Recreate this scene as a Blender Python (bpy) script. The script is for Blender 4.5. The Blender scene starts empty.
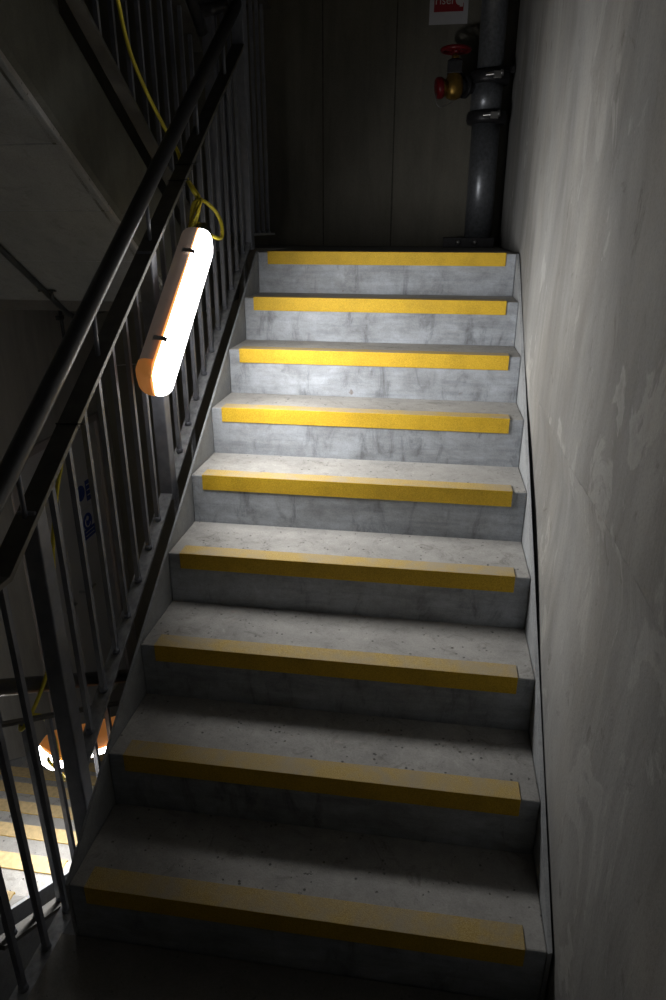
import bpy, bmesh, math, random
from mathutils import Vector, Matrix, noise
random.seed(7)
S = bpy.context.scene
COL = S.collection

# ------------------------------------------------------------------ camera, world, light level
CX, CY, CZ = 0.7959, -1.066, 1.4614
YAW, PITCH, ROLL, FPX = -0.1467, -0.3806, 0.0021, 681.4
cy, sy, cp, sp = math.cos(YAW), math.sin(YAW), math.cos(PITCH), math.sin(PITCH)
f = Vector((sy*cp, cy*cp, sp)); rt = Vector((cy, -sy, 0)); up = rt.cross(f)
c_, s_ = math.cos(ROLL), math.sin(ROLL)
A = c_*rt + s_*up; B = -s_*rt + c_*up
cam = bpy.data.cameras.new('camera'); camo = bpy.data.objects.new('camera', cam); COL.objects.link(camo)
cam.sensor_fit = 'HORIZONTAL'; cam.sensor_width = 24.0; cam.lens = FPX/666*24.0
cam.clip_start = 0.01
camo.matrix_world = Matrix(((A.x, B.x, -f.x, CX), (A.y, B.y, -f.y, CY), (A.z, B.z, -f.z, CZ), (0, 0, 0, 1)))
S.camera = camo
S.view_settings.view_transform = 'Standard'; S.view_settings.look = 'None'
S.view_settings.gamma = 1.0; S.view_settings.use_curve_mapping = False
S.view_settings.exposure = 0.0
w = bpy.data.worlds.new('world'); S.world = w; w.use_nodes = True
w.node_tree.nodes['Background'].inputs[0].default_value = (0.02, 0.02, 0.022, 1)
w.node_tree.nodes['Background'].inputs[1].default_value = 0.2
LAMP = 10.0           # glow of the upper work light's diffuser
LAMP_W = 15.0        # power thrown forward by its tubes
LAMP_LOW = 15.0       # glow of the lower work light's diffuser
LAMP_LOW_W = 4.2

# ------------------------------------------------------------------ materials
def new_mat(name):
    m = bpy.data.materials.new(name); m.use_nodes = True
    nt = m.node_tree; b = nt.nodes['Principled BSDF']
    return m, nt, b
def N(nt, t, **kw):
    n = nt.nodes.new(t)
    for k, v in kw.items():
        if hasattr(n, k): setattr(n, k, v)
        else: n.inputs[k].default_value = v
    return n
def ramp(nt, fac, stops):
    r = nt.nodes.new('ShaderNodeValToRGB')
    els = r.color_ramp.elements
    els[0].position, els[0].color = stops[0][0], (*stops[0][1], 1)
    els[1].position, els[1].color = stops[-1][0], (*stops[-1][1], 1)
    for p, c in stops[1:-1]:
        e = els.new(p); e.color = (*c, 1)
    nt.links.new(fac, r.inputs[0]); return r.outputs[0]
def coords(nt, scale=(1, 1, 1), rot=(0, 0, 0)):
    g = N(nt, 'ShaderNodeNewGeometry'); mp = N(nt, 'ShaderNodeMapping')
    mp.inputs['Scale'].default_value = scale; mp.inputs['Rotation'].default_value = rot
    nt.links.new(g.outputs['Position'], mp.inputs['Vector']); return mp.outputs[0]
def noisetex(nt, vec, scale, detail=5, rough=.6, dist=0):
    n = N(nt, 'ShaderNodeTexNoise'); n.inputs['Scale'].default_value = scale
    n.inputs['Detail'].default_value = detail; n.inputs['Roughness'].default_value = rough
    n.inputs['Distortion'].default_value = dist
    nt.links.new(vec, n.inputs['Vector']); return n.outputs[0]
def mix(nt, kind, fac, a, b):
    m = N(nt, 'ShaderNodeMix'); m.data_type = 'RGBA'; m.blend_type = kind
    if isinstance(fac, float): m.inputs[0].default_value = fac
    else: nt.links.new(fac, m.inputs[0])
    for i, v in ((6, a), (7, b)):
        if isinstance(v, tuple): m.inputs[i].default_value = (*v, 1)
        else: nt.links.new(v, m.inputs[i])
    return m.outputs[2]
def bump(nt, b, h, strength, dist=.005, prev=None):
    n = N(nt, 'ShaderNodeBump'); n.inputs['Strength'].default_value = strength; n.inputs['Distance'].default_value = dist
    nt.links.new(h, n.inputs['Height'])
    if prev: nt.links.new(prev, n.inputs['Normal'])
    nt.links.new(n.outputs[0], b.inputs['Normal']); return n.outputs[0]

def concrete(name, dark, light, scale=2.2, mscale=(1, 1, 1), rough=.8, pits=0.0, pit_scale=60, streak=None, bstr=.25, fleck=0.0):
    m, nt, b = new_mat(name)
    v = coords(nt, mscale)
    big = noisetex(nt, v, scale, 6, .62, .6)
    mid = noisetex(nt, v, scale*7, 6, .7, .3)
    fac = mix(nt, 'MIX', .35, big, mid)
    md = tuple((x+y)/2 for x, y in zip(dark, light))
    c = ramp(nt, fac, [(.32, dark), (.5, md), (.68, light)])
    p = coords(nt)
    fine = noisetex(nt, p, 220, 3, .7)
    c = mix(nt, 'MULTIPLY', .5, c, ramp(nt, fine, [(.3, (.72, .72, .72)), (.6, (1.1, 1.1, 1.1))]))
    if streak:
        sv = coords(nt, streak[0], streak[1])
        st = noisetex(nt, sv, 3.0, 7, .65, .8)
        c = mix(nt, 'MULTIPLY', streak[2], c, ramp(nt, st, [(.35, (.66, .66, .65)), (.55, (1, 1, 1)), (.7, (1.16, 1.15, 1.12))]))
    if fleck:
        fl = noisetex(nt, coords(nt), 14, 6, .75, 1.5)
        c = mix(nt, 'MULTIPLY', fleck, c, ramp(nt, fl, [(.3, (.5, .49, .46)), (.45, (1, 1, 1)), (.62, (1, 1, 1)), (.7, (1.35, 1.35, 1.35))]))
    hgt = fine
    if pits:
        vo = N(nt, 'ShaderNodeTexVoronoi'); vo.inputs['Scale'].default_value = pit_scale; vo.inputs['Randomness'].default_value = 1
        nt.links.new(p, vo.inputs['Vector'])
        d = ramp(nt, vo.outputs['Distance'], [(.0, (0, 0, 0)), (.16, (.1, .1, .1)), (.24, (1, 1, 1))])
        gate = noisetex(nt, p, 26, 3, .6)
        g2 = ramp(nt, gate, [(.54, (1, 1, 1)), (.60, (0, 0, 0))])
        pit = mix(nt, 'LIGHTEN', 1.0, d, g2)
        c = mix(nt, 'MULTIPLY', pits, c, mix(nt, 'MIX', .35, pit, (1, 1, 1)))
        hgt = mix(nt, 'MULTIPLY', 1.0, pit, mix(nt, 'MIX', .8, fine, (1, 1, 1)))
    nt.links.new(c, b.inputs['Base Color']); b.inputs['Roughness'].default_value = rough
    bump(nt, b, hgt, bstr, .003, bump(nt, b, mid, .35, .004))
    return m

def trowelled():
    """pale wall concrete: broad patches, trowel streaks, skim patches, dark scuffs and small chips"""
    m, nt, b = new_mat('trowelled_wall_concrete')
    p = coords(nt)
    big = noisetex(nt, coords(nt, (1, 1.1, .6), (.35, 0, 0)), 1.9, 7, .62, .4)
    c = ramp(nt, big, [(.34, (.195, .192, .185)), (.5, (.29, .287, .277)), (.64, (.365, .361, .35))])
    st = noisetex(nt, coords(nt, (1, 6.0, .8), (.30, 0, 0)), 2.6, 6, .6, .7)
    c = mix(nt, 'MULTIPLY', .32, c, ramp(nt, st, [(.36, (.74, .735, .72)), (.52, (1, 1, 1)), (.68, (1.14, 1.13, 1.11))]))
    sk = noisetex(nt, coords(nt, (1, 1.6, 1.0), (-.5, 0, 0)), 3.1, 6, .62, .6)
    c = mix(nt, 'MIX', ramp(nt, sk, [(.60, (0, 0, 0)), (.63, (.5, .5, .5)), (.74, (.12, .12, .12))]), c, (.46, .455, .44))
    sc = noisetex(nt, coords(nt, (1, 2.2, 1.2), (.7, 0, 0)), 5.5, 7, .7, 1.4)
    c = mix(nt, 'MULTIPLY', .8, c, ramp(nt, sc, [(.30, (.50, .485, .46)), (.40, (1, 1, 1))]))
    fine = noisetex(nt, p, 160, 4, .75)
    c = mix(nt, 'MULTIPLY', .45, c, ramp(nt, fine, [(.34, (.7, .7, .69)), (.55, (1.04, 1.04, 1.04))]))
    chip = noisetex(nt, coords(nt, (1, 1, .35)), 48, 3, .6)
    c = mix(nt, 'MIX', ramp(nt, chip, [(.735, (0, 0, 0)), (.75, (.6, .6, .6))]), c, (.55, .55, .53))
    warm = noisetex(nt, coords(nt, (1, 1, .5)), 3.3, 3, .5)
    c = mix(nt, 'MULTIPLY', .6, c, ramp(nt, warm, [(.45, (.97, .99, 1.02)), (.66, (1.02, 1.0, .97))]))
    nt.links.new(c, b.inputs['Base Color']); b.inputs['Roughness'].default_value = .72
    bump(nt, b, fine, .25, .003, bump(nt, b, sk, .35, .006, bump(nt, b, st, .3, .006)))
    return m
def formed():
    """smooth cast riser face: bluish grey laitance, cloudy, brown and dark stains, slight sheen"""
    m, nt, b = new_mat('formed_riser_concrete')
    p = coords(nt)
    cl = noisetex(nt, coords(nt, (1, 1, 1.8)), 6.5, 8, .72, .25)
    c = ramp(nt, cl, [(.30, (.24, .255, .275)), (.45, (.34, .36, .39)), (.58, (.42, .45, .495)), (.72, (.52, .56, .61))])
    s2 = noisetex(nt, coords(nt, (2.6, 1, .9)), 5.2, 6, .7, .6)
    c = mix(nt, 'MULTIPLY', 1.0, c, ramp(nt, s2, [(.32, (.50, .50, .50)), (.45, (.95, .95, .95)), (.6, (1.05, 1.05, 1.05))]))
    hs = noisetex(nt, coords(nt, (.7, 1, 9)), 5, 5, .65, .3)
    c = mix(nt, 'MULTIPLY', .5, c, ramp(nt, hs, [(.36, (.72, .73, .75)), (.55, (1.05, 1.05, 1.05))]))
    br = noisetex(nt, coords(nt, (1, 1, 1.2)), 11, 4, .6, .5)
    c = mix(nt, 'MIX', ramp(nt, br, [(.70, (0, 0, 0)), (.78, (.7, .7, .7))]), c, (.16, .10, .055))
    fine = noisetex(nt, p, 240, 3, .7)
    c = mix(nt, 'MULTIPLY', .5, c, ramp(nt, fine, [(.33, (.72, .72, .72)), (.58, (1.06, 1.06, 1.06))]))
    nt.links.new(c, b.inputs['Base Color'])
    nt.links.new(ramp(nt, s2, [(.35, (.38, .38, .38)), (.6, (.62, .62, .62))]), b.inputs['Roughness'])
    bump(nt, b, fine, .25, .0025, bump(nt, b, cl, .5, .004))
    return m
M = {}
M['tread'] = concrete('tread_concrete', (.25, .245, .235), (.45, .44, .42), 4, pits=.95, pit_scale=60, bstr=.9, fleck=.75)
M['riser'] = formed()
M['cheek'] = concrete('formed_side_concrete', (.24, .25, .26), (.40, .415, .43), 5, rough=.7, fleck=.4)
M['wall'] = trowelled()
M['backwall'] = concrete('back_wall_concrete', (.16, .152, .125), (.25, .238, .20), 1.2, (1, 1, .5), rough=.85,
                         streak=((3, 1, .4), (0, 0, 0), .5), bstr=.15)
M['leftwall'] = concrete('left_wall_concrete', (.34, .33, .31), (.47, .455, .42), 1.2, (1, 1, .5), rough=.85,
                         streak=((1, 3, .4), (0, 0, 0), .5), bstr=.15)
M['soffit'] = concrete('soffit_concrete', (.21, .22, .22), (.33, .34, .34), 2.5, (1, .6, 1), rough=.8, fleck=.5)
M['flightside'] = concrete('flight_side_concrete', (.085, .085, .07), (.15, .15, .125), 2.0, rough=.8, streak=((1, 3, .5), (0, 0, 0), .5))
M['floor'] = concrete('landing_concrete', (.17, .165, .155), (.27, .26, .245), 2.5, pits=.5, pit_scale=70, bstr=.5)

def grp():
    m, nt, b = new_mat('yellow_grit')
    p = coords(nt)
    fine = noisetex(nt, p, 420, 2, .8)
    big = noisetex(nt, p, 9, 5, .6)
    c = ramp(nt, fine, [(.3, (.55, .33, .012)), (.5, (.77, .475, .018)), (.66, (.86, .60, .05))])
    c = mix(nt, 'MULTIPLY', .6, c, ramp(nt, big, [(.3, (.7, .68, .66)), (.55, (1, 1, 1))]))
    nt.links.new(c, b.inputs['Base Color']); b.inputs['Roughness'].default_value = .55
    bump(nt, b, fine, .8, .002)
    return m
M['yellow'] = grp()
def grp_top():
    m, nt, b = new_mat('yellow_grit_dusty')
    p = coords(nt)
    fine = noisetex(nt, p, 420, 2, .8)
    big = noisetex(nt, p, 7, 6, .7, .4)
    c = ramp(nt, fine, [(.3, (.36, .23, .05)), (.5, (.52, .36, .09)), (.66, (.66, .50, .20))])
    c = mix(nt, 'MIX', ramp(nt, big, [(.4, (.10, .10, .10)), (.62, (.75, .75, .75))]), c, (.38, .34, .27))
    nt.links.new(c, b.inputs['Base Color']); b.inputs['Roughness'].default_value = .7
    bump(nt, b, fine, .8, .002)
    return m
M['yellow_top'] = grp_top()
def plain(name, col, rough=.5, metal=0.0, nscale=None, namp=.3, coat=0):
    m, nt, b = new_mat(name)
    b.inputs['Roughness'].default_value = rough; b.inputs['Metallic'].default_value = metal
    b.inputs['Coat Weight'].default_value = coat
    n = noisetex(nt, coords(nt), nscale or 30, 4, .6)
    lo = tuple(x*(1-namp) for x in col); hi = tuple(min(1, x*(1+namp)) for x in col)
    c = ramp(nt, n, [(.3, lo), (.7, hi)])
    nt.links.new(c, b.inputs['Base Color'])
    return m
M['yellow_worn'] = plain('worn_pale_grit', (.50, .38, .20), .7, 0, 60, .2)
M['steel'] = plain('grey_painted_steel', (.20, .21, .245), .42, .15, 25, .18)
M['rail'] = plain('dark_steel_rail', (.062, .063, .068), .33, .3, 18, .2)
M['flat'] = plain('dark_flat_bar', (.115, .11, .10), .42, .3, 18, .25)
M['lowrail'] = plain('dusty_steel_rail', (.30, .31, .33), .6, .1, 40, .35)
M['pipe'] = plain('galvanised_pipe', (.23, .245, .27), .36, .6, 60, .25)
M['clamp'] = plain('dark_iron', (.05, .05, .055), .45, .5, 40, .3)
M['red'] = plain('red_enamel', (.19, .008, .014), .35, 0, 20, .15)
M['brass'] = plain('brass', (.36, .22, .05), .35, .8, 40, .25)
M['orange'] = plain('orange_plastic', (.85, .26, .03), .35, 0, 20, .1)
M['black'] = plain('black_rubber', (.02, .02, .02), .5, 0, 60, .4)
M['tie'] = plain('black_nylon_tie', (.012, .012, .012), .4, 0, 60, .3)
M['cable'] = plain('yellow_cable_sheath', (.72, .60, .05), .4, 0, 30, .12)
M['clip'] = plain('stainless_clip', (.45, .45, .45), .3, .9, 30, .1)
M['paper'] = plain('white_card', (.62, .62, .66), .5, 0, 10, .05)
M['signred'] = plain('sign_red', (.36, .025, .035), .5, 0, 10, .1)
M['white'] = plain('white_print', (.7, .68, .68), .5, 0, 10, .05)
M['blue'] = plain('sign_blue', (.025, .06, .33), .45, 0, 10, .1)
M['door'] = plain('pale_grey_door_paint', (.56, .56, .57), .5, 0, 3, .08)
M['frame'] = plain('door_frame_paint', (.40, .36, .35), .5, 0, 3, .08)
M['conduit'] = plain('dark_conduit', (.07, .075, .075), .4, .5, 30, .2)
M['mark'] = plain('dark_formwork_seam', (.09, .085, .07), .9, 0, 30, .3)

def lampmat(name, strength, col=(1, .985, .96)):
    m, nt, b = new_mat(name)
    b.inputs['Base Color'].default_value = (.9, .9, .9, 1)
    b.inputs['Emission Color'].default_value = (*col, 1)
    b.inputs['Emission Strength'].default_value = strength
    return m
M['diff'] = lampmat('lit_diffuser', LAMP)
M['diff_low'] = lampmat('lit_diffuser_lower', LAMP_LOW)
def housing(name, strength):
    m, nt, b = new_mat(name)           # translucent shell: glows with the tubes inside it
    n = noisetex(nt, coords(nt), 9, 3, .5)
    nt.links.new(ramp(nt, n, [(.3, (.46, .30, .22)), (.7, (.56, .42, .34))]), b.inputs['Base Color'])
    b.inputs['Roughness'].default_value = .35
    b.inputs['Emission Color'].default_value = (1, .80, .70, 1); b.inputs['Emission Strength'].default_value = strength
    return m
M['housing'] = housing('translucent_housing', .035)
def gasket(name, s):
    m, nt, b = new_mat(name)
    b.inputs['Base Color'].default_value = (.9, .35, .08, 1)
    b.inputs['Emission Color'].default_value = (1, .38, .10, 1); b.inputs['Emission Strength'].default_value = s
    return m
M['gasket'] = gasket('glowing_orange_seal', 1.0)
M['endcap'] = gasket('translucent_orange_cap', .16)

# ------------------------------------------------------------------ helpers
def box(bm, x0, x1, y0, y1, z0, z1, mi=0):
    vs = [bm.verts.new(p) for p in ((x0, y0, z0), (x1, y0, z0), (x1, y1, z0), (x0, y1, z0), (x0, y0, z1), (x1, y0, z1), (x1, y1, z1), (x0, y1, z1))]
    for q in ((0, 3, 2, 1), (4, 5, 6, 7), (0, 1, 5, 4), (1, 2, 6, 5), (2, 3, 7, 6), (3, 0, 4, 7)):
        fc = bm.faces.new([vs[i] for i in q]); fc.material_index = mi
def prism_x(bm, poly, x0, x1, mats=None):
    """extrude a (y,z) polygon along x; mats = material per side"""
    a = [bm.verts.new((x0, y, z)) for y, z in poly]; b = [bm.verts.new((x1, y, z)) for y, z in poly]
    n = len(poly)
    bm.faces.new(a); bm.faces.new(b[::-1])
    for i in range(n):
        fc = bm.faces.new((a[i], b[i], b[(i+1) % n], a[(i+1) % n]))
        if mats: fc.material_index = mats[i]
def frames(pts):
    pts = [Vector(p) for p in pts]; out = []
    prev = None
    for i, p in enumerate(pts):
        t = (pts[min(i+1, len(pts)-1)] - pts[max(i-1, 0)]).normalized()
        if prev is None:
            r = t.cross(Vector((0, 0, 1)))
            if r.length < 1e-3: r = t.cross(Vector((1, 0, 0)))
        else: r = prev - t*prev.dot(t)
        r.normalize(); prev = r
        out.append((p, r, t.cross(r)))
    return out
def tube(bm, pts, rad, seg=12, mi=0):
    rings = []
    fr = frames(pts)
    for i, (p, r, u) in enumerate(fr):
        rr = rad[i] if isinstance(rad, (list, tuple)) else rad
        rings.append([bm.verts.new(p + (r*math.cos(2*math.pi*k/seg) + u*math.sin(2*math.pi*k/seg))*rr) for k in range(seg)])
    for a, b in zip(rings, rings[1:]):
        for k in range(seg):
            fc = bm.faces.new((a[k], a[(k+1) % seg], b[(k+1) % seg], b[k])); fc.smooth = True; fc.material_index = mi
    for e in (rings[0][::-1], rings[-1]):
        fc = bm.faces.new(e); fc.material_index = mi
def bar(bm, p, q, wd, th, side=(1, 0, 0), mi=0):
    """rectangular bar from p to q, width wd along side"""
    p, q = Vector(p), Vector(q); t = (q-p).normalized(); sd = Vector(side); sd = (sd - t*sd.dot(t)).normalized(); n = t.cross(sd)
    vs = [bm.verts.new(o + sd*a*wd/2 + n*b*th/2) for o in (p, q) for a, b in ((-1, -1), (1, -1), (1, 1), (-1, 1))]
    for qd in ((3, 2, 1, 0), (4, 5, 6, 7), (0, 1, 5, 4), (1, 2, 6, 5), (2, 3, 7, 6), (3, 0, 4, 7)):
        bm.faces.new([vs[i] for i in qd]).material_index = mi
def lathe(bm, prof, origin, axis, seg=28, mi=0):
    """prof = list of (along, radius)"""
    o = Vector(origin); ax = Vector(axis).normalized()
    r = ax.cross(Vector((0, 0, 1)));
    if r.length < 1e-3: r = Vector((1, 0, 0))
    r.normalize(); u = ax.cross(r)
    rings = [[bm.verts.new(o + ax*h + (r*math.cos(2*math.pi*k/seg) + u*math.sin(2*math.pi*k/seg))*max(rd, 1e-4)) for k in range(seg)] for h, rd in prof]
    for a, b in zip(rings, rings[1:]):
        for k in range(seg):
            fc = bm.faces.new((a[k], a[(k+1) % seg], b[(k+1) % seg], b[k])); fc.smooth = True; fc.material_index = mi
    bm.faces.new(rings[0][::-1]).material_index = mi; bm.faces.new(rings[-1]).material_index = mi
def smooth_pts(pts, n=8):
    P = [Vector(p) for p in pts]; P = [2*P[0]-P[1]] + P + [2*P[-1]-P[-2]]; out = []
    for i in range(1, len(P)-2):
        for k in range(n):
            t = k/n; a, b, c, d = P[i-1], P[i], P[i+1], P[i+2]
            out.append(.5*((2*b) + (c-a)*t + (2*a-5*b+4*c-d)*t*t + (3*b-a-3*c+d)*t**3))
    out.append(P[-2]); return out
def obj(name, bm, mats, parent=None, bevel=0, loc=None, fix=True):
    me = bpy.data.meshes.new(name)
    if fix: bmesh.ops.recalc_face_normals(bm, faces=bm.faces)
    bm.to_mesh(me); bm.free()
    if not isinstance(mats, (list, tuple)): mats = [mats]
    for m in mats: me.materials.append(m)
    o = bpy.data.objects.new(name, me); COL.objects.link(o)
    if parent:
        o.parent = parent
        if loc is None:     # mesh is in world coordinates: shift into the parent's frame
            o.matrix_parent_inverse = Matrix.Translation(-parent.location)
        else:
            o.matrix_parent_inverse = Matrix.Translation(-parent.location); o.location = loc
    elif loc is not None: o.location = loc
    if bevel:
        md = o.modifiers.new('bevel', 'BEVEL'); md.width = bevel; md.segments = 2; md.limit_method = 'ANGLE'
    return o
def thing(name, label, cat, loc, group=None):
    o = bpy.data.objects.new(name, None); COL.objects.link(o); o.location = loc; o.empty_display_size = .05
    o['label'] = label; o['category'] = cat
    if group: o['group'] = group
    return o
def tag(o, label, cat, group=None):
    o['label'] = label; o['category'] = cat
    if group: o['group'] = group
    return o
def struct(name, bm, m, parent=None, bevel=0, label=None):
    o = obj(name, bm, m, parent, bevel); o['kind'] = 'structure'
    if label: o['label'] = label
    return o
def dup(o, parent, loc):
    c = o.copy(); COL.objects.link(c); c.parent = parent
    c.matrix_parent_inverse = Matrix.Translation(-parent.location); c.location = loc
    return c

# ------------------------------------------------------------------ dimensions
G, R, W = .2549, .17, 1.1117
SL = R/G
TH = .36                   # vertical depth of a flight below its pitch line
XF = -.27                  # well-side face of the other flights
XL, XR = -1.40, W+.0125    # left and right walls
YB = 3.23
Z0, Z1, ZL, Z2 = -.17, 8*R, -.17-9*R, 8*R+9*R
pitch = lambda y: SL*y
pitch_lo = lambda y: Z0 - SL*(y+.057)
Z2 = Z2 - R
pitch_up = lambda y: Z2 - SL*(y+.057)

# ------------------------------------------------------------------ setting
# right wall: two concrete lifts, the upper one proud of the lower
def smooth01(t): t = max(0, min(1, t)); return t*t*(3-2*t)
bm = bmesh.new()
ys = [-1.6 + i*.04 for i in range(int((YB+1.6)/.04)+1)] + [YB+.02]
zs = [-1.9]
while zs[-1] < 5.2:
    z = zs[-1]; zs.append(z + (.004 if .93 < z < 1.0 else .04 if -.3 < z < 3 else .12))
grid = []
for z in zs:
    row = []
    for y in ys:
        jz = .966 + .010*noise.noise(Vector((y*3.0, 1.3, 0))) + .004*noise.noise(Vector((y*17, 5, 0)))
        amp = .0165*(.10 + .90*smooth01((1.45-y)/.8))
        st = amp*smooth01((z-jz+.003)/.006)
        if z > jz: st *= 1-.85*smooth01((z-jz)/.5)
        if z <= jz:
            q_ = jz - z; st -= 1.0*amp*smooth01(q_/.13)*(1-smooth01((q_-.13)/.55))
        und = .004*noise.noise(Vector((y*1.7, z*1.2, 9))) + .0016*noise.noise(Vector((y*6, z*4.5, 2)))
        row.append(bm.verts.new((XR - st + .6*und + .002, y, z)))
    grid.append(row)
for a, b in zip(grid, grid[1:]):
    for i in range(len(a)-1):
        fc = bm.faces.new((a[i], b[i], b[i+1], a[i+1])); fc.smooth = True
geom = bmesh.ops.extrude_face_region(bm, geom=list(bm.faces))
# give it real thickness
for v in [e for e in geom['geom'] if isinstance(e, bmesh.types.BMVert)]: v.co.x = XR + .2
struct('wall_right', bm, M['wall'], label='pale trowelled concrete wall beside the stair')
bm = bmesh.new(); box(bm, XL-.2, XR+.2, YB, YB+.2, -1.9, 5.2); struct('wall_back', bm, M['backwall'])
for (xa, xb) in ((.03, .034), (.37, .374), (-.62, -.616)):
    pass
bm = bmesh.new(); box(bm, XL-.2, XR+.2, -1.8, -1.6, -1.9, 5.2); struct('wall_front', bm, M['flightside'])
bm = bmesh.new()      # left wall with a door opening at the lower landing
DY0, DY1, DZ = 2.03, 3.09, .325
box(bm, XL-.2, XL, -1.6, DY0, -1.9, 5.2); box(bm, XL-.2, XL, DY1, YB, -1.9, 5.2); box(bm, XL-.2, XL, DY0, DY1, DZ, 5.2); box(bm, XL-.2, XL, DY0, DY1, -1.9, ZL)
struct('wall_left', bm, M['leftwall'])
bm = bmesh.new(); box(bm, XL, XR, -1.6, YB, ZL-.2, ZL); struct('floor', bm, M['floor'], label='lower landing floor')
# entry landing (camera stands on it), with the well cut out
bm = bmesh.new()
box(bm, -.04, XR-.004, -1.6, -.004, Z0-.24, Z0); box(bm, XL, XF, -1.6, -.057, Z0-.24, Z0); box(bm, XF, -.04, -1.6, -.62, Z0-.24, Z0)
struct('floor', bm, M['floor'], label='landing at the foot of the stair')
# upper landing
YL1 = 8*G
bm = bmesh.new()
box(bm, -.0, XR-.004, YL1+.30, YB, Z1-.26, Z1); box(bm, XL, XF, YL1-.059, YB, Z1-.26, Z1); box(bm, XF, 0, 2.66, YB, Z1-.26, Z1)
struct('floor', bm, M['floor'], label='landing at the head of the stair')
bm = bmesh.new(); box(bm, XL, XR, -1.6, -.062, Z2-.26, Z2); struct('ceiling', bm, M['soffit'])
bm = bmesh.new(); box(bm, XL-.2, XR+.2, -1.8, YB+.2, 5.2, 5.4); struct('ceiling', bm, M['soffit'])
# formwork seams of the back wall: slim raised fins left by the shutter joints
for i, xa in enumerate((.10, .50)):
    bm = bmesh.new()
    prev = None; zz = Z1
    while zz < 5.1:
        ww = .0035 + .0015*noise.noise(Vector((xa*9, zz*5, 0)))
        box(bm, xa-ww, xa+ww, YB-.003, YB+.001, zz, zz+.1); zz += .1
    struct('trim_%d' % (i+1), bm, M['mark'], label='vertical formwork seam on the back wall')

# door with frame, two leaves
dr = thing('door_1', 'pale grey double door in the left wall of the lower landing', 'door', (XL, (DY0+DY1)/2, ZL))
dr['kind'] = 'structure'
bm = bmesh.new()
for a, b_, c, d in ((DY0, DY0+.06, ZL, DZ), (DY1-.06, DY1, ZL, DZ), (DY0, DY1, DZ-.05, DZ)): box(bm, XL-.12, XL+.012, a, b_, c, d)
obj('door_frame', bm, M['frame'], dr, .004)
for a, b_ in ((DY0+.064, 2.479), (2.485, DY1-.064)):
    bm = bmesh.new(); box(bm, XL-.05, XL-.008, a, b_, ZL+.01, DZ-.055); lf = obj('door_leaf', bm, M['door'], dr, .003)
    hy = b_-.07 if a < 2.2 else a+.07
    bm = bmesh.new(); tube(bm, [(XL-.01, hy, ZL+.95), (XL+.045, hy, ZL+.95), (XL+.045, hy + (-.11 if a < 2.2 else .11), ZL+.95)], .009, 10)
    h = obj('door_handle', bm, M['clip'], lf)
    h.matrix_parent_inverse = Matrix.Identity(4); h.location = (0, 0, 0)

# ------------------------------------------------------------------ staircases
def rough_step(bm, poly, x0, x1, mats):
    prism_x(bm, poly, x0, x1, mats)
def stair(name, label, base, x0, x1, y_first, z_first, n, direction, name_low):
    """direction +1 climbs away from the camera, -1 descends away. first nosing at (y_first, z_first)"""
    t = thing(name, label, 'staircase', base)
    for k in range(n):
        yn = y_first + k*G; zn = z_first + direction*k*R
        if direction > 0:
            last = (k == n-1)
            y2 = yn + (G+.045 if last else G)
            poly = [(yn, zn), (y2, zn), (y2, zn + (R if not last else 0) - (TH if not last else .26)), (yn, zn-TH)]
            mats = [0, 1, 2, 1]
        else:
            # nosing at the far edge, tread reaches back towards the camera
            poly = [(yn, zn), (yn, zn-TH), (yn-G, zn+R-TH), (yn-G, zn)]
            if name_low: poly = [(y_, max(z_, Z1-.26)) for y_, z_ in poly]
            mats = [1, 2, 1, 0]
        bm = bmesh.new(); prism_x(bm, poly, x0+.0005, x1-.0005, mats)
        st = obj('step', bm, [M['tread'], M['riser'], M['soffit']], t, .004)
        yield t, st, k, yn, zn
def nosing_strip(step, xa, xb, yn, zn, direction):
    bm = bmesh.new(); th = .004; s = direction
    prof = [(yn+s*.055, zn), (yn+s*.055, zn+th), (yn-s*th, zn+th), (yn-s*th, zn-.050), (yn, zn-.050), (yn, zn)]
    prism_x(bm, prof, xa, xb, [0, 1, 0, 0, 0, 0])
    o = obj('nosing_strip', bm, [M['yellow'], M['yellow_top']], step, .0012)
    o.matrix_parent_inverse = Matrix.Identity(4); o.location = (0, 0, 0)
    o['label'] = 'yellow gritty anti-slip nosing strip'
    return o
main = None
for t, st, k, yn, zn in stair('concrete_staircase', 'grey precast concrete stair climbing beside the right wall with nine yellow nosing strips', (W/2, 0, Z0), 0, W, 0, 0, 9, 1, None):
    main = t
    nosing_strip(st, .043 + random.uniform(-.004, .004), 1.066 + random.uniform(-.003, .003), yn, zn, 1)
def stringer(parent, xa, xb, pl, y0, y1, top=0.0, depth=TH, mat='cheek', lift=0):
    bm = bmesh.new(); n = 40
    ysn = [y0 + (y1-y0)*i/n for i in range(n+1)]
    poly = [(y, pl(y)+top) for y in ysn] + [(y, pl(y)-depth) for y in ysn[::-1]]
    prism_x(bm, poly, xa, xb)
    if lift:
        for v in bm.verts:
            if v.co.x > (xa+xb)/2 and v.co.z > pl(v.co.y)-.01: v.co.z += lift*min(1, max(0, (YL1-v.co.y)/.1))
    return obj('side_stringer', bm, M[mat], parent, 0)
stringer(main, -.0075, 0, pitch, -.002, YL1, .003)
stringer(main, W, W+.009, pitch, -.002, YL1, .001, lift=.005)
bm = bmesh.new(); box(bm, -.004, W+.008, YL1+.005, YL1+.31, Z1-.26, Z1-.001); obj('landing_edge', bm, M['tread'], main)

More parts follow.
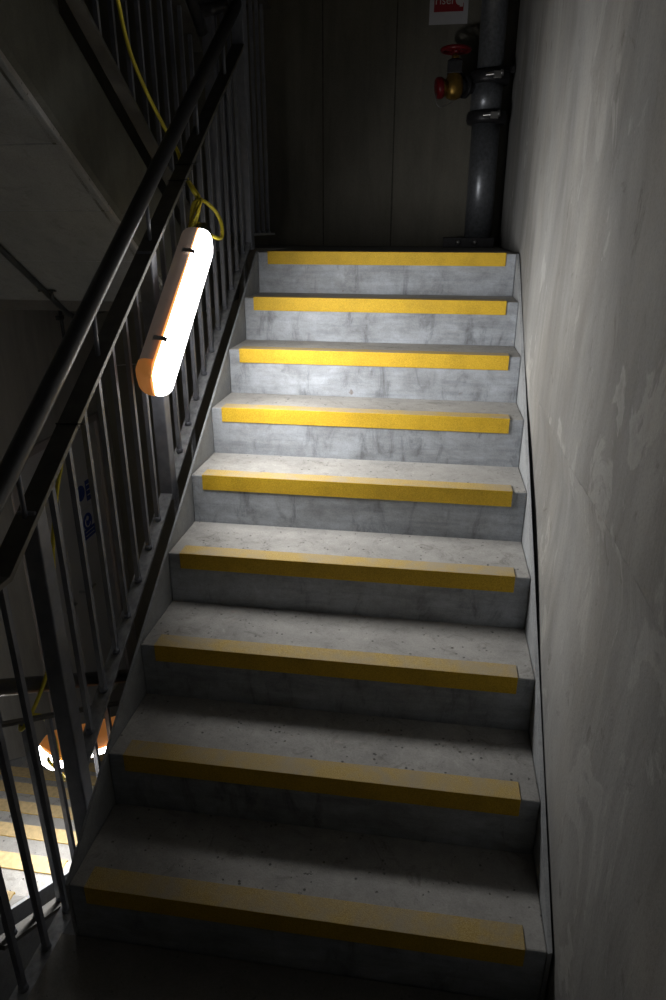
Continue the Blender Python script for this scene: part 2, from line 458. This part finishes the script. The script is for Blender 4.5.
low = None
for t, st, k, yn, zn in stair('concrete_staircase', 'lower concrete stair dropping away left of the handrail, lit by the lower work light', ((XL+XF)/2, 1, ZL), XL+.012, XF-.012, -.057+G, Z0-R, 8, -1, None):
    low = t
    nosing_strip(st, XL+.055, XF-.055, yn, zn, -1).data.materials[1] = M['yellow_worn']
stringer(low, XF-.012, XF, pitch_lo, -.05, -.057+8*G, .001, TH)
stringer(low, XL+.002, XL+.012, pitch_lo, -.05, -.057+8*G, .001, TH)

uppr = None
for t, st, k, yn, zn in stair('concrete_staircase', 'underside of the upper concrete stair crossing the top left corner', ((XL+XF)/2, 1, Z1), XL+.012, XF-.012, -.057+G, Z2-R, 7, -1, True):
    uppr = t
# well side face with a chamfered bottom edge
bm = bmesh.new(); n = 30
for sx in (1,):
    ysn = [-.05 + (YL1-.060+.05)*i/n for i in range(n+1)]
    sec = [(XF, .001), (XF, -TH+.035), (XF-.03, -TH), (XF-.04, -TH), (XF-.04, .001)]
    rings = [[bm.verts.new((x, y, max(pitch_up(y)+dz, Z1-.26))) for x, dz in sec] for y in ysn]
    for a, b_ in zip(rings, rings[1:]):
        for i in range(5): bm.faces.new((a[i], a[(i+1) % 5], b_[(i+1) % 5], b_[i]))
    bm.faces.new(rings[0]); bm.faces.new(rings[-1][::-1])
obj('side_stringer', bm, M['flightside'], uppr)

# ------------------------------------------------------------------ balustrades
def baluster_mesh(length, wd=.0135):
    bm = bmesh.new(); h = wd/2
    box(bm, -h, h, -h, h, 0, length)
    lathe(bm, [(0, .012), (.010, .0115), (.014, .008)], (0, 0, 0), (0, 0, 1), 12)
    me = bpy.data.meshes.new('baluster')
    bmesh.ops.recalc_face_normals(bm, faces=bm.faces); bm.to_mesh(me); bm.free(); me.materials.append(M['steel'])
    return me
def mkobj(name, me, parent, loc):
    o = bpy.data.objects.new(name, me); COL.objects.link(o); o.parent = parent
    o.matrix_parent_inverse = Matrix.Translation(-parent.location); o.location = loc
    return o
def rail_path(bm, pts, wd, th, side=(1, 0, 0)):
    """continuous flat bar through points, mitred in the y-z plane"""
    P = [Vector(p) for p in pts]; rings = []
    for i, p in enumerate(P):
        t = (P[min(i+1, len(P)-1)] - P[max(i-1, 0)]).normalized()
        sd = Vector(side); n = sd.cross(t).normalized()
        t0 = (P[i]-P[i-1]).normalized() if i else t
        k = 1/max(.3, n.dot(sd.cross(t0).normalized()))
        rings.append([bm.verts.new(p + sd*a*wd/2 + n*b*th/2*k) for a, b in ((-1, -1), (1, -1), (1, 1), (-1, 1))])
    for a, b in zip(rings, rings[1:]):
        for k in range(4): bm.faces.new((a[k], a[(k+1) % 4], b[(k+1) % 4], b[k]))
    bm.faces.new(rings[0]); bm.faces.new(rings[-1][::-1])

XB = -.07
FO, HO, BO = .738, .877, -.018      # centre offsets over the pitch line
bal = thing('stair_balustrade', 'dark steel balustrade with round handrail along the left of the near stair', 'balustrade', (XB, 1, .5))
YP1, YP2, YP3 = .215, .985, 2.14
# lower level piece, slope, posts
ZBL = -.195
bm = bmesh.new(); rail_path(bm, [(XB, YP1+.02, pitch(YP1+.02)+BO), (XB, YP3-.02, pitch(YP3-.02)+BO)], .042, .010); obj('bottom_rail', bm, M['lowrail'], bal, .0015)
bm = bmesh.new(); rail_path(bm, [(XB, -.60, ZBL), (XB, YP1, ZBL)], .042, .010); obj('bottom_rail', bm, M['lowrail'], bal, .0015)
bm = bmesh.new(); rail_path(bm, [(XB, -.60, pitch(.07)+FO), (XB, .07, pitch(.07)+FO), (XB, YP3-.02, pitch(YP3-.02)+FO)], .052, .012); obj('flat_rail', bm, M['flat'], bal, .0015)
bm = bmesh.new()
hp = [(XB, -.60, pitch(.05)+HO), (XB, .0, pitch(.05)+HO)] + [(XB, .03, pitch(.055)+HO), (XB, .08, pitch(.085)+HO)] + [(XB, y, pitch(y)+HO) for y in (.15, .5, 1, 1.5, YP3)]
tube(bm, hp, .0225, 28); obj('handrail', bm, M['rail'], bal)
def post(par, x, y, z0, z1, wd=.045):
    bm = bmesh.new(); box(bm, x-wd/2, x+wd/2, y-wd/2, y+wd/2, z0, z1); return obj('post', bm, M['steel'], par, .004)
post(bal, XB, YP1, ZBL+.005, pitch(YP1)+FO)
post(bal, XB, YP2, pitch(YP2)-.05, pitch(YP2)+FO)
post(bal, XB, YP3, pitch(YP3)-.06, 2.42, .05)
blm = baluster_mesh(FO-BO-.008)
def bars(par, me, ylist, x, zf):
    for y in ylist: mkobj('baluster', me, par, (x, y, zf(y)))
bars(bal, blm, [.304, .400, .494, .588, .687, .785, .874], XB, lambda y: pitch(y)+BO+.005)
bars(bal, blm, [1.112 + .1045*i for i in range(9)] + [2.045], XB, lambda y: pitch(y)+BO+.005)
blf = baluster_mesh(pitch(.07)+FO-ZBL-.01)
bars(bal, blf, [.07, -.03, -.13, -.23, -.33, -.43, -.53], XB, lambda y: ZBL+.005)
for y in (.19, .61, 1.02, 1.53, 1.90):
    bm = bmesh.new(); tube(bm, [(XB, y, pitch(y)+FO), (XB, y, pitch(y)+HO-.015)], .006, 10); obj('rail_support', bm, M['steel'], bal)
for y in (YP2+.03, 1.22, 2.03):     # brackets tying the bottom rail to the side of the stair
    bm = bmesh.new(); bar(bm, (XB+.012, y, pitch(y)-.03), (XB+.012, y, pitch(y)-.20), .035, .008, (0, 1, 0)); box(bm, XB+.01, -.0125, y-.02, y+.02, pitch(y)-.20, pitch(y)-.19)
    obj('fixing_bracket', bm, M['lowrail'], bal, .001)
# guard round the head of the well
WG = .0
ZG, ZGB = 2.405, 1.43
bm = bmesh.new(); rail_path(bm, [(XB, YP3+.02, ZGB), (XB, 2.60, ZGB)], .042, .010); obj('bottom_rail', bm, M['lowrail'], bal, .001)
bm = bmesh.new(); rail_path(bm, [(XB, YP3-.0, ZG), (XB, 2.626, ZG)], .052, .012); rail_path(bm, [(XB, 2.60, ZG), (-.172, 2.60, ZG)], .052, .012, (0, 1, 0)); obj('flat_rail', bm, M['flat'], bal, .001)
bm = bmesh.new(); rail_path(bm, [(XB-.021, 2.58, ZGB), (-.177, 2.58, ZGB)], .042, .010, (0, 1, 0)); obj('bottom_rail', bm, M['lowrail'], bal, .001)
blg = baluster_mesh(ZG-ZGB-.012)
bars(bal, blg, [2.24, 2.34, 2.44, 2.54], XB, lambda y: ZGB+.005)
for x in (-.135,): mkobj('baluster', blg, bal, (x, 2.59, ZGB+.005))

# lower balustrade
XB2 = -.20
low_b = thing('stair_balustrade', 'black steel balustrade of the lower stair seen through the nearer bars', 'balustrade', (XB2, 1, -1))
LO_B, LO_F, LO_H = -.022, .635, .742
bm = bmesh.new(); rail_path(bm, [(XB2, -.04, pitch_lo(-.04)+LO_B), (XB2, 1.95, pitch_lo(1.95)+LO_B)], .045, .010); obj('bottom_rail', bm, M['flat'], low_b)
bm = bmesh.new(); rail_path(bm, [(XB2, -.04, pitch_lo(-.04)+LO_F), (XB2, 1.95, pitch_lo(1.95)+LO_F)], .03, .008); obj('flat_rail', bm, M['flat'], low_b)
bm = bmesh.new(); tube(bm, [(XB2, -.3, pitch_lo(-.04)+LO_H), (XB2, -.08, pitch_lo(-.04)+LO_H), (XB2, -.02, pitch_lo(-.02)+LO_H), (XB2, 1.95, pitch_lo(1.95)+LO_H)], .0215, 20); obj('handrail', bm, M['rail'], low_b)
bll = baluster_mesh(LO_F-LO_B-.008)
bars(low_b, bll, [.02 + .1*i for i in range(19) if i not in (9,)], XB2, lambda y: pitch_lo(y)+LO_B+.005)
post(low_b, XB2, .92, pitch_lo(.92)-.15, pitch_lo(.92)+LO_F, .04)
post(low_b, XB2, 1.95, ZL, pitch_lo(1.95)+LO_H, .04)
for y in (.14, .62, 1.2):
    bm = bmesh.new(); tube(bm, [(XB2, y, pitch_lo(y)+LO_F), (XB2, y, pitch_lo(y)+LO_H)], .006, 8); obj('rail_support', bm, M['steel'], low_b)
# upper balustrade
up_b = thing('stair_balustrade', 'dark steel balustrade of the upper stair behind the handrail at the top', 'balustrade', (XB2, 1, 2))
bm = bmesh.new(); rail_path(bm, [(XB2, .1, pitch_up(.1)-.014), (XB2, 1.98, pitch_up(1.98)-.014)], .042, .012); obj('bottom_rail', bm, M['flat'], up_b)
bm = bmesh.new(); rail_path(bm, [(XB2, .1, pitch_up(.1)+.738), (XB2, 1.97, pitch_up(1.97)+.738)], .052, .012); obj('flat_rail', bm, M['flat'], up_b)
bm = bmesh.new(); tube(bm, smooth_pts([(XB2, .1, pitch_up(.1)+.877), (XB2, 1.9, pitch_up(1.9)+.877), (XB2, 2.0, pitch_up(1.96)+.877), (XB2+.02, 2.09, 2.27), (XB-.032, 2.11, 2.295)], 6), .0225, 20); obj('handrail', bm, M['rail'], up_b)
blu = baluster_mesh(.74)
bars(up_b, blu, [.2 + .1*i for i in range(18)], XB2, lambda y: pitch_up(y)-.010)
post(up_b, XB2, 2.14, Z1, 2.40, .045)
post(up_b, XB2, .75, pitch_up(.75)-.05, pitch_up(.75)+.735, .045)
for y in (2.24, 2.34, 2.44): mkobj('baluster', blg, up_b, (XB2, y, ZGB+.005))
bm = bmesh.new(); rail_path(bm, [(XB2, 2.16, ZGB), (XB2, 2.62, ZGB)], .042, .010); obj('bottom_rail', bm, M['flat'], up_b)
bm = bmesh.new(); rail_path(bm, [(XB2, 2.165, ZG), (XB2, 2.57, ZG)], .052, .012); obj('flat_rail', bm, M['flat'], up_b)

# ------------------------------------------------------------------ work lights
def ssec(xb, xf, hs, nb=3):
    """outline across the lamp: x = depth direction, s = side direction; rounded corners"""
    return [(xb, -hs), (xf, -hs), (xf, hs), (xb, hs)]
def loft(bm, sections, mi=0, smooth=True):
    rings = [[bm.verts.new(p) for p in s] for s in sections]
    n = len(rings[0])
    for a, b in zip(rings, rings[1:]):
        for i in range(n):
            fc = bm.faces.new((a[i], a[(i+1) % n], b[(i+1) % n], b[i])); fc.smooth = smooth; fc.material_index = mi
    bm.faces.new(rings[0][::-1]).material_index = mi; bm.faces.new(rings[-1]).material_index = mi
def worklight(label, mid, axis, normal, diffm, watts, hmat, tilt=0.0, L=.625, hw=.057):
    a = Vector(axis).normalized(); n = Vector(normal); n = (n - a*n.dot(a)).normalized(); s = a.cross(n)
    mid = Vector(mid)
    P = lambda e, x, q: mid + a*e + n*x + s*q
    t = thing('work_light', label, 'work light', mid - a*L/2)
    def arc(x0, depth, half, sign, k=10):      # half of a rounded trough
        out = []
        for i in range(k+1):
            th = math.pi*i/k
            cx_, sx_ = math.cos(th), math.sin(th)
            ex = 0.55
            out.append((x0 + sign*depth*(abs(sx_)**ex), half*math.copysign(abs(cx_)**ex, cx_)))
        return out
    def body(x0, depth, sign, half, mat, name, e0, e1, rnd=.035):
        bm = bmesh.new(); secs = []
        m = 7
        for i in range(m):
            q = i/(m-1); k = math.sin(q*math.pi/2)
            secs.append((e0 + rnd*(1-math.cos(q*math.pi/2)), .72 + .28*k, .35 + .65*k))
        secs2 = [(e0+e1-e, hk, dk) for e, hk, dk in secs[::-1]]
        allr = []
        for e, hk, dk in secs + secs2:
            allr.append([P(e, x, q) for x, q in arc(x0, depth*dk, half*hk, sign)])
        loft(bm, allr); return obj(name, bm, mat, t)
    body(-.001, .052, -1, hw, hmat, 'housing', -L/2, L/2)
    body(.004, .047, 1, hw-.001, diffm, 'diffuser', -L/2, L/2)['label'] = 'glowing white diffuser'
    bm = bmesh.new()
    rim = []
    for sx in (-1, 1):
        rim += [P(sx*(L/2-.012)*1, 0, -sx*hw*.9), P(sx*(L/2), 0, -sx*hw*.55), P(sx*(L/2+.002), 0, 0), P(sx*L/2, 0, sx*hw*.55), P(sx*(L/2-.012), 0, sx*hw*.9), P(sx*(L/2-.035), 0, sx*(hw+.002))]
    tube(bm, rim + rim[:2], .0036, 8); obj('seal', bm, M['gasket'], t)['label'] = 'glowing orange seal'
    # orange end of the housing
    bm = bmesh.new(); rr = []
    for i in range(6):
        q = i/5; k = math.sin(q*math.pi/2)
        rr.append([P(-L/2-.0015 + .035*(1-math.cos(q*math.pi/2)), x, y) for x, y in arc(-.001, .0535*(.35+.65*k), (hw+.001)*(.72+.28*k), -1)])
    rr.append([P(-L/2+.05, x, y) for x, y in arc(-.001, .0535, hw+.001, -1)])
    loft(bm, rr); obj('end_cap', bm, M['endcap'], t)['label'] = 'orange end cap'
    la_ = bpy.data.lights.new('tube_light', 'AREA'); la_.shape = 'RECTANGLE'; la_.size = .075; la_.size_y = L*.9; la_.energy = watts
    la_.spread = math.radians(156); la_.color = (1, .985, .965)
    lo = bpy.data.objects.new('tube_light', la_); COL.objects.link(lo); lo.parent = t; lo.matrix_parent_inverse = Matrix.Translation(-t.location)
    zx = -(n*math.cos(tilt) + s*math.sin(tilt)); yx = a; xx = yx.cross(zx); pp = P(0, .0535, 0)
    lo.matrix_basis = Matrix(((xx.x, yx.x, zx.x, pp.x), (xx.y, yx.y, zx.y, pp.y), (xx.z, yx.z, zx.z, pp.z), (0, 0, 0, 1)))
    # clips
    for e in (-.185, .185):
        for sg in (1, -1):
            bm = bmesh.new()
            pth = [P(e, .016, sg*(hw+.001)), P(e, .0, sg*(hw+.005)), P(e, -.024, sg*(hw+.002))]
            bar(bm, pth[0], pth[1], .016, .002, a); bar(bm, pth[1], pth[2], .016, .002, a)
            obj('clip', bm, M['clip'], t)
    # black cable entry plug on the top end
    bm = bmesh.new(); lathe(bm, [(0, .036), (.012, .038), (.03, .034), (.036, .028), (.055, .026), (.062, .016), (.075, .013)], P(L/2-.008, .004, 0), a, 20); obj('cable_gland', bm, M['black'], t)
    return t, P
TILT = math.radians(16)      # the tubes face slightly up the stair
LT = (.004, 1.261, 1.428); LB = (.004, 0.762, 1.036)
la = Vector(LT)-Vector(LB)
t1, P1 = worklight('white glowing tube work light hanging from the balustrade beside the near stair', (Vector(LT)+Vector(LB))/2, la, (1, .14, -.16), M['diff'], LAMP_W, M['housing'], TILT)
low_ax = Vector((0, .835, -.55))
t2, P2 = worklight('lit orange-backed work light hanging on the lower stair balustrade', (-.275, .66, -.165), low_ax, (-.42, 0, -1), M['diff_low'], LAMP_LOW_W, M['endcap'], hw=.045)

# ------------------------------------------------------------------ yellow cables
def cable(name, pts, label, rad=.0052, n=8):
    bm = bmesh.new(); tube(bm, smooth_pts(pts, n), rad, 10); return tag(obj(name, bm, M['cable']), label, 'cable')
Cc = Vector((CX, CY, CZ))
top = P1(.31, -.012, 0)
cable('yellow_cable', [(-.155, 1.0, 2.44), (-0.15, 1.117, 2.111), (-0.16, 1.164, 2.065), (-0.165, 1.199, 2.001), (-0.165, 1.245, 1.934), (-0.16, 1.329, 1.854), (-0.15, 1.429, 1.772), (-0.12, 1.447, 1.707), (-.085, 1.40, 1.640), (-.035, 1.334, 1.576), (-.02, 1.349, 1.546), (-.012, 1.31, 1.51), (-.02, 1.28, 1.462), (-.03, 1.285, 1.47), (-.03, 1.315, 1.53), (-.01, 1.335, 1.545), (.012, 1.34, 1.535), (.03, 1.372, 1.508), (.046, 1.375, 1.47), (.05, 1.355, 1.43), (.04, 1.31, 1.43), (.0, 1.30, 1.46), (-.012, 1.30, 1.475)],
      'yellow cable hanging down to the upper work light', .0062)
cable('yellow_cable', [(-.15, .99, 2.43), (-0.144, 1.108, 2.103), (-0.154, 1.155, 2.057), (-0.159, 1.19, 1.993), (-0.159, 1.236, 1.926), (-0.154, 1.32, 1.846), (-0.144, 1.42, 1.764), (-0.11399999999999999, 1.438, 1.699), (-.08, 1.395, 1.630), (-.025, 1.345, 1.57), (-.015, 1.335, 1.55), (-.028, 1.30, 1.50), (-.035, 1.275, 1.455), (-.025, 1.27, 1.46), (-.005, 1.30, 1.52), (-.004, 1.33, 1.55)],
      'second yellow cable strand looped into the knot above the upper work light', .0048)
cable('yellow_cable', [(-.085, 1.26, 1.56), (-.088, .9, 1.31), (-.095, .55, 1.075), (-.105, .448, .969), (-.11, .426, .91), (-.13, .424, .843), (-.15, .402, .712), (-.162, .395, .596), (-.168, .375, .49), (-.172, .345, .40), (-.176, .285, .335), (-.18, .215, .290), (-.195, .20, .268), (-.215, .23, .262), (-.225, .28, .245), (-.222, .33, .20), (-.225, .36, .13), (-.23, .375, .05), (-.235, .375, -.04), (-.24, .40, -.09), (-.25, .385, -.04), (-.262, .375, -.005), (-.27, .385, .0)],
      'yellow cable dropping behind the bars to the lower work light')

# ------------------------------------------------------------------ cable ties
def tie(pts, label, r=.0016, mat='tie'):
    bm = bmesh.new(); tube(bm, pts, r, 8); return tag(obj('cable_tie', bm, M[mat]), label, 'cable tie', 'black cable ties on the balustrade')
def rail_tie(y, label, tail=.02):
    z = pitch(y)+FO; hw_, ht = .0275, .008
    t = Vector((0, G, R)).normalized(); n = Vector((0, -t.z, t.y)); c = Vector((XB, y, z))
    q = [c + Vector((1, 0, 0))*a*hw_ + n*b*ht for a, b in ((-1, 1), (1, 1), (1, -1), (-1, -1), (-1, 1))]
    tie(q + [q[0] + Vector((1, 0, 0))*.055 + n*.003, q[0] + Vector((1, 0, 0))*(.055+tail) + n*.002], label)
rail_tie(1.365, 'black cable tie round the flat rail just above the work light cable')
rail_tie(1.285, 'black cable tie round the flat rail, lower of the two above the work light')
rail_tie(.415, 'black cable tie round the flat rail near the foot of the stair')
for e, lab in ((.185, 'thin tie fixing the upper clip of the work light to a bar'), (-.185, 'thin tie fixing the lower clip of the work light to a bar')):
    p = P1(e, -.02, .05); 
    tie([p, p + Vector((-.035, -.03, .0)), p + Vector((-.07, -.04, .0)), p + Vector((-.11, -.05, -.003))], lab, .0012, 'clip')

# ------------------------------------------------------------------ riser pipe in the corner
PX, PY = .995, 3.10
rp = thing('riser_pipe', 'grey steel riser pipe standing in the back right corner', 'pipe', (PX, PY, Z1))
bm = bmesh.new(); tube(bm, [(PX, PY, Z1+.03), (PX, PY, 2.01)], .074, 32); obj('pipe_length', bm, M['pipe'], rp)
bm = bmesh.new(); tube(bm, [(PX-.008, PY-.005, 1.99), (PX-.008, PY-.005, 2.19)], .080, 32); obj('branch_fitting', bm, M['pipe'], rp)
bm = bmesh.new(); tube(bm, [(PX, PY, 2.17), (PX, PY, 5.1)], .066, 32); obj('pipe_length', bm, M['pipe'], rp)
for z in (1.998, 2.178):
    bm = bmesh.new(); lathe(bm, [(-.03, .084), (-.028, .098), (-.012, .104), (.012, .104), (.028, .098), (.03, .084)], (PX, PY, z), (0, 0, 1), 32)
    cpl = obj('coupling', bm, M['clamp'], rp)
    for sg in (1,):
        dx, dy = math.cos(-.9)*.105, math.sin(-.9)*.105
        cx0 = PX + .035; 
        bm = bmesh.new(); box(bm, cx0-.02, cx0+.02, PY-.118, PY-.09, z-.016, z+.016); lathe(bm, [(0, .011), (.075, .011), (.076, .016), (.088, .016)], (cx0-.06, PY-.105, z), (1, 0, .1), 12)
        o = obj('coupling_bolt', bm, M['clip' if sg > 0 else 'clamp'], cpl, .002); o.matrix_parent_inverse = Matrix.Identity(4); o.location = (0, 0, 0)
bm = bmesh.new(); box(bm, PX-.19, PX+.085, PY-.115, PY-.074, Z1, Z1+.05)
bp = obj('floor_clamp', bm, M['clamp'], rp, .002)
bm = bmesh.new(); box(bm, PX-.19, PX+.085, PY+.074, PY+.115, Z1, Z1+.05); obj('floor_clamp', bm, M['clamp'], rp, .002)
for x in (PX-.11, PX-.02):
    bm = bmesh.new(); lathe(bm, [(0, .014), (.012, .014), (.012, .007), (.022, .007)], (x, PY-.115, Z1+.028), (0, -1, 0), 6)
    o = obj('clamp_bolt', bm, M['clip'], bp); o.matrix_parent_inverse = Matrix.Identity(4); o.location = (0, 0, 0)
bm = bmesh.new(); box(bm, PX+.06, XR-.002, PY-.02, PY+.02, 2.20, 2.23); obj('wall_bracket', bm, M['clamp'], rp, .002)

# ------------------------------------------------------------------ landing valve
VX, VY, VZ = .815, 3.02, 2.137
lv = thing('landing_valve', 'brass landing valve with red handwheel and red cap left of the riser pipe', 'valve', (VX, VY, VZ))
bm = bmesh.new()
lathe(bm, [(-.062, .018), (-.055, .036), (-.03, .046), (.0, .049), (.03, .044), (.05, .034), (.07, .030)], (VX, VY, VZ), (0, 0, 1), 24)
lathe(bm, [(0, .036), (.05, .034), (.052, .044), (.064, .044)], (VX, VY, VZ), (-1, -.25, -.15), 24)
obj('valve_body', bm, M['brass'], lv)
bm = bmesh.new(); tube(bm, [(VX, VY, VZ), (VX+.07, VY+.05, VZ)], .036, 20); lathe(bm, [(0, .052), (.016, .052)], (VX+.05, VY+.035, VZ), (.8, .6, 0), 20); obj('inlet_flange', bm, M['clamp'], lv)
bm = bmesh.new(); box(bm, VX-.038, VX+.038, VY-.036, VY+.036, VZ+.052, VZ+.108); lathe(bm, [(.108, .04), (.114, .036), (.120, .02)], (VX, VY, VZ), (0, 0, 1), 20); obj('bonnet', bm, M['clamp'], lv, .006)
bm = bmesh.new(); lathe(bm, [(.115, .016), (.12, .02), (.132, .02), (.137, .011), (.172, .010)], (VX, VY, VZ), (0, 0, 1), 16); obj('spindle', bm, M['brass'], lv)
bm = bmesh.new()
tube(bm, [(VX+.068*math.cos(a*math.pi/16), VY+.068*math.sin(a*math.pi/16), VZ+.158) for a in range(33)], .0105, 10)
for a in range(4):
    tube(bm, [(VX, VY, VZ+.152), (VX+.066*math.cos(a*math.pi/2+.5), VY+.066*math.sin(a*math.pi/2+.5), VZ+.158)], .007, 8)
lathe(bm, [(.142, .018), (.164, .018)], (VX, VY, VZ), (0, 0, 1), 16)
obj('handwheel', bm, M['red'], lv)['label'] = 'red handwheel'
bm = bmesh.new(); dirv = Vector((-1, -.25, -.15)).normalized(); lathe(bm, [(.060, .046), (.064, .05), (.084, .05), (.092, .044), (.096, .02)], (VX, VY, VZ), dirv, 24); obj('outlet_cap', bm, M['red'], lv)['label'] = 'red outlet cap'
bm = bmesh.new()
q = Vector((VX, VY, VZ)) + dirv*.09
ch = [q, q+Vector((0, -.01, -.03)), q+Vector((.0, -.01, -.06)), q+Vector((.02, -.01, -.085)), q+Vector((.05, 0, -.075)), q+Vector((.08, .01, -.06))]
tube(bm, smooth_pts(ch, 5), .0022, 6); obj('chain', bm, M['clip'], lv)
bm = bmesh.new(); tube(bm, [(VX+.03, VY+.02, VZ), (VX+.07, VY+.05, VZ), (PX-.02, PY-.02, VZ)], .03, 16); obj('branch_pipe', bm, M['clamp'], lv)

# ------------------------------------------------------------------ signs
def text(body, size, mat, name, parent, origin, xdir, ydir):
    cu = bpy.data.curves.new('lettering', 'FONT'); cu.body = body; cu.size = size; cu.extrude = .0004; cu.align_x = 'LEFT'
    o = bpy.data.objects.new('tmp', cu); COL.objects.link(o)
    dg = bpy.context.evaluated_depsgraph_get(); dg.update()
    me = bpy.data.meshes.new_from_object(o.evaluated_get(dg)); bpy.data.objects.remove(o)
    me.materials.clear(); me.materials.append(mat)
    X_, Y_ = Vector(xdir).normalized(), Vector(ydir).normalized(); Zd = X_.cross(Y_)
    mw = Matrix((( X_.x, Y_.x, Zd.x, origin[0]), (X_.y, Y_.y, Zd.y, origin[1]), (X_.z, Y_.z, Zd.z, origin[2]), (0, 0, 0, 1)))
    me.transform(mw)
    n = bpy.data.objects.new(name, me); COL.objects.link(n); n.parent = parent; n.matrix_parent_inverse = Matrix.Translation(-parent.location)
    return n
sg = thing('wall_sign', 'white card sign with a red panel on the back wall above the valve', 'sign', (.76, YB, 2.55))
bm = bmesh.new(); box(bm, .667, .866, YB-.004, YB, 2.453, 2.74); obj('sign_card', bm, M['paper'], sg)
bm = bmesh.new(); box(bm, .690, .842, YB-.0055, YB-.004, 2.508, 2.70); obj('red_panel', bm, M['signred'], sg)['label'] = 'red panel'
text('riser', .056, M['white'], 'lettering', sg, (.694, YB-.0062, 2.541), (1, 0, 0), (0, 0, 1))
bm = bmesh.new(); lathe(bm, [(0, .022), (.0008, .022)], (.822, YB-.0055, 2.556), (0, -1, 0), 24); box(bm, .822, .839, YB-.0064, YB-.0055, 2.528, 2.556); obj('emblem', bm, M['white'], sg)

def door_sign(label, y0, y1, z0, z1, upper):
    xs = XL-.008
    s = thing('door_sign', label, 'sign', (xs, (y0+y1)/2, z0))
    bm = bmesh.new(); box(bm, xs, xs+.003, y0, y1, z0, z1); obj('sign_card', bm, M['paper'], s)
    if upper:
        bm = bmesh.new(); lathe(bm, [(0, .052), (.0012, .052)], (xs+.003, y0+.052, z0+.115), (1, 0, 0), 32); obj('blue_disc', bm, M['blue'], s)
        bm = bmesh.new(); box(bm, xs+.003, xs+.0042, y0+.118, y1-.006, z0+.035, z1-.04); p = obj('blue_panel', bm, M['blue'], s)
        for i in range(3):
            bm = bmesh.new(); box(bm, xs+.0042, xs+.0048, y0+.13, y1-.02, z1-.075-.035*i, z1-.069-.035*i); obj('printed_line', bm, M['white'], s)
    else:
        cyy = (y0+y1)/2-.01
        bm = bmesh.new(); lathe(bm, [(0, .058), (.0012, .058)], (xs+.003, cyy, z1-.085), (1, 0, 0), 32); obj('blue_disc', bm, M['blue'], s)
        bm = bmesh.new(); lathe(bm, [(0, .016), (.0008, .016)], (xs+.0042, cyy, z1-.062), (1, 0, 0), 20); tube(bm, [(xs+.0046, cyy+.032*math.cos(a*.35+2.2), z1-.088+.032*math.sin(a*.35+2.2)) for a in range(12)], .004, 6)
        obj('emblem', bm, M['white'], s)
        bm = bmesh.new(); box(bm, xs+.003, xs+.0042, y0+.03, y1-.03, z0+.025, z0+.095); obj('blue_panel', bm, M['blue'], s)
        for i in range(2):
            bm = bmesh.new(); box(bm, xs+.0042, xs+.0048, y0+.045, y1-.045, z0+.045+.026*i, z0+.050+.026*i); obj('printed_line', bm, M['white'], s)
door_sign('white card with blue disc and blue panel, upper sign on the door', 2.68, 2.90, -.245, -.03, True)
door_sign('white card with round blue emblem over blue panel, lower sign on the door', 2.68, 2.88, -.48, -.255, False)

# ------------------------------------------------------------------ conduit under the upper stair
cd = thing('conduit', 'dark conduit running down the underside of the upper stair', 'conduit', (-1.2, 1, 1.1))
sz = lambda y: pitch_up(y)-TH-.014
bm = bmesh.new(); tube(bm, [(-.79, .3, sz(.3)), (-.80, 1.80, sz(1.80)), (-.80, 1.86, Z1-.272), (-.80, YB, Z1-.272)], .012, 12); obj('tube', bm, M['conduit'], cd)
for y in (1.65, 1.0):
    x = -.795
    bm = bmesh.new(); bar(bm, (x-.035, y, sz(y)+.010), (x+.035, y, sz(y)+.010), .022, .008, (0, 1, 0)); tube(bm, [(x+.02, y, sz(y)+.008), (x+.02, y, sz(y)-.022)], .006, 8); obj('saddle', bm, M['conduit'], cd)
wp = thing('conduit', 'short vertical conduit on the left wall above the lower landing door', 'conduit', (XL, 2.77, .9))
bm = bmesh.new(); tube(bm, [(XL+.012, 2.77, Z1-.262), (XL+.012, 2.77, .80)], .010, 10); obj('tube', bm, M['conduit'], wp)
bm = bmesh.new(); box(bm, XL, XL+.022, 2.73, 2.785, .955, .98); obj('saddle', bm, M['conduit'], wp)
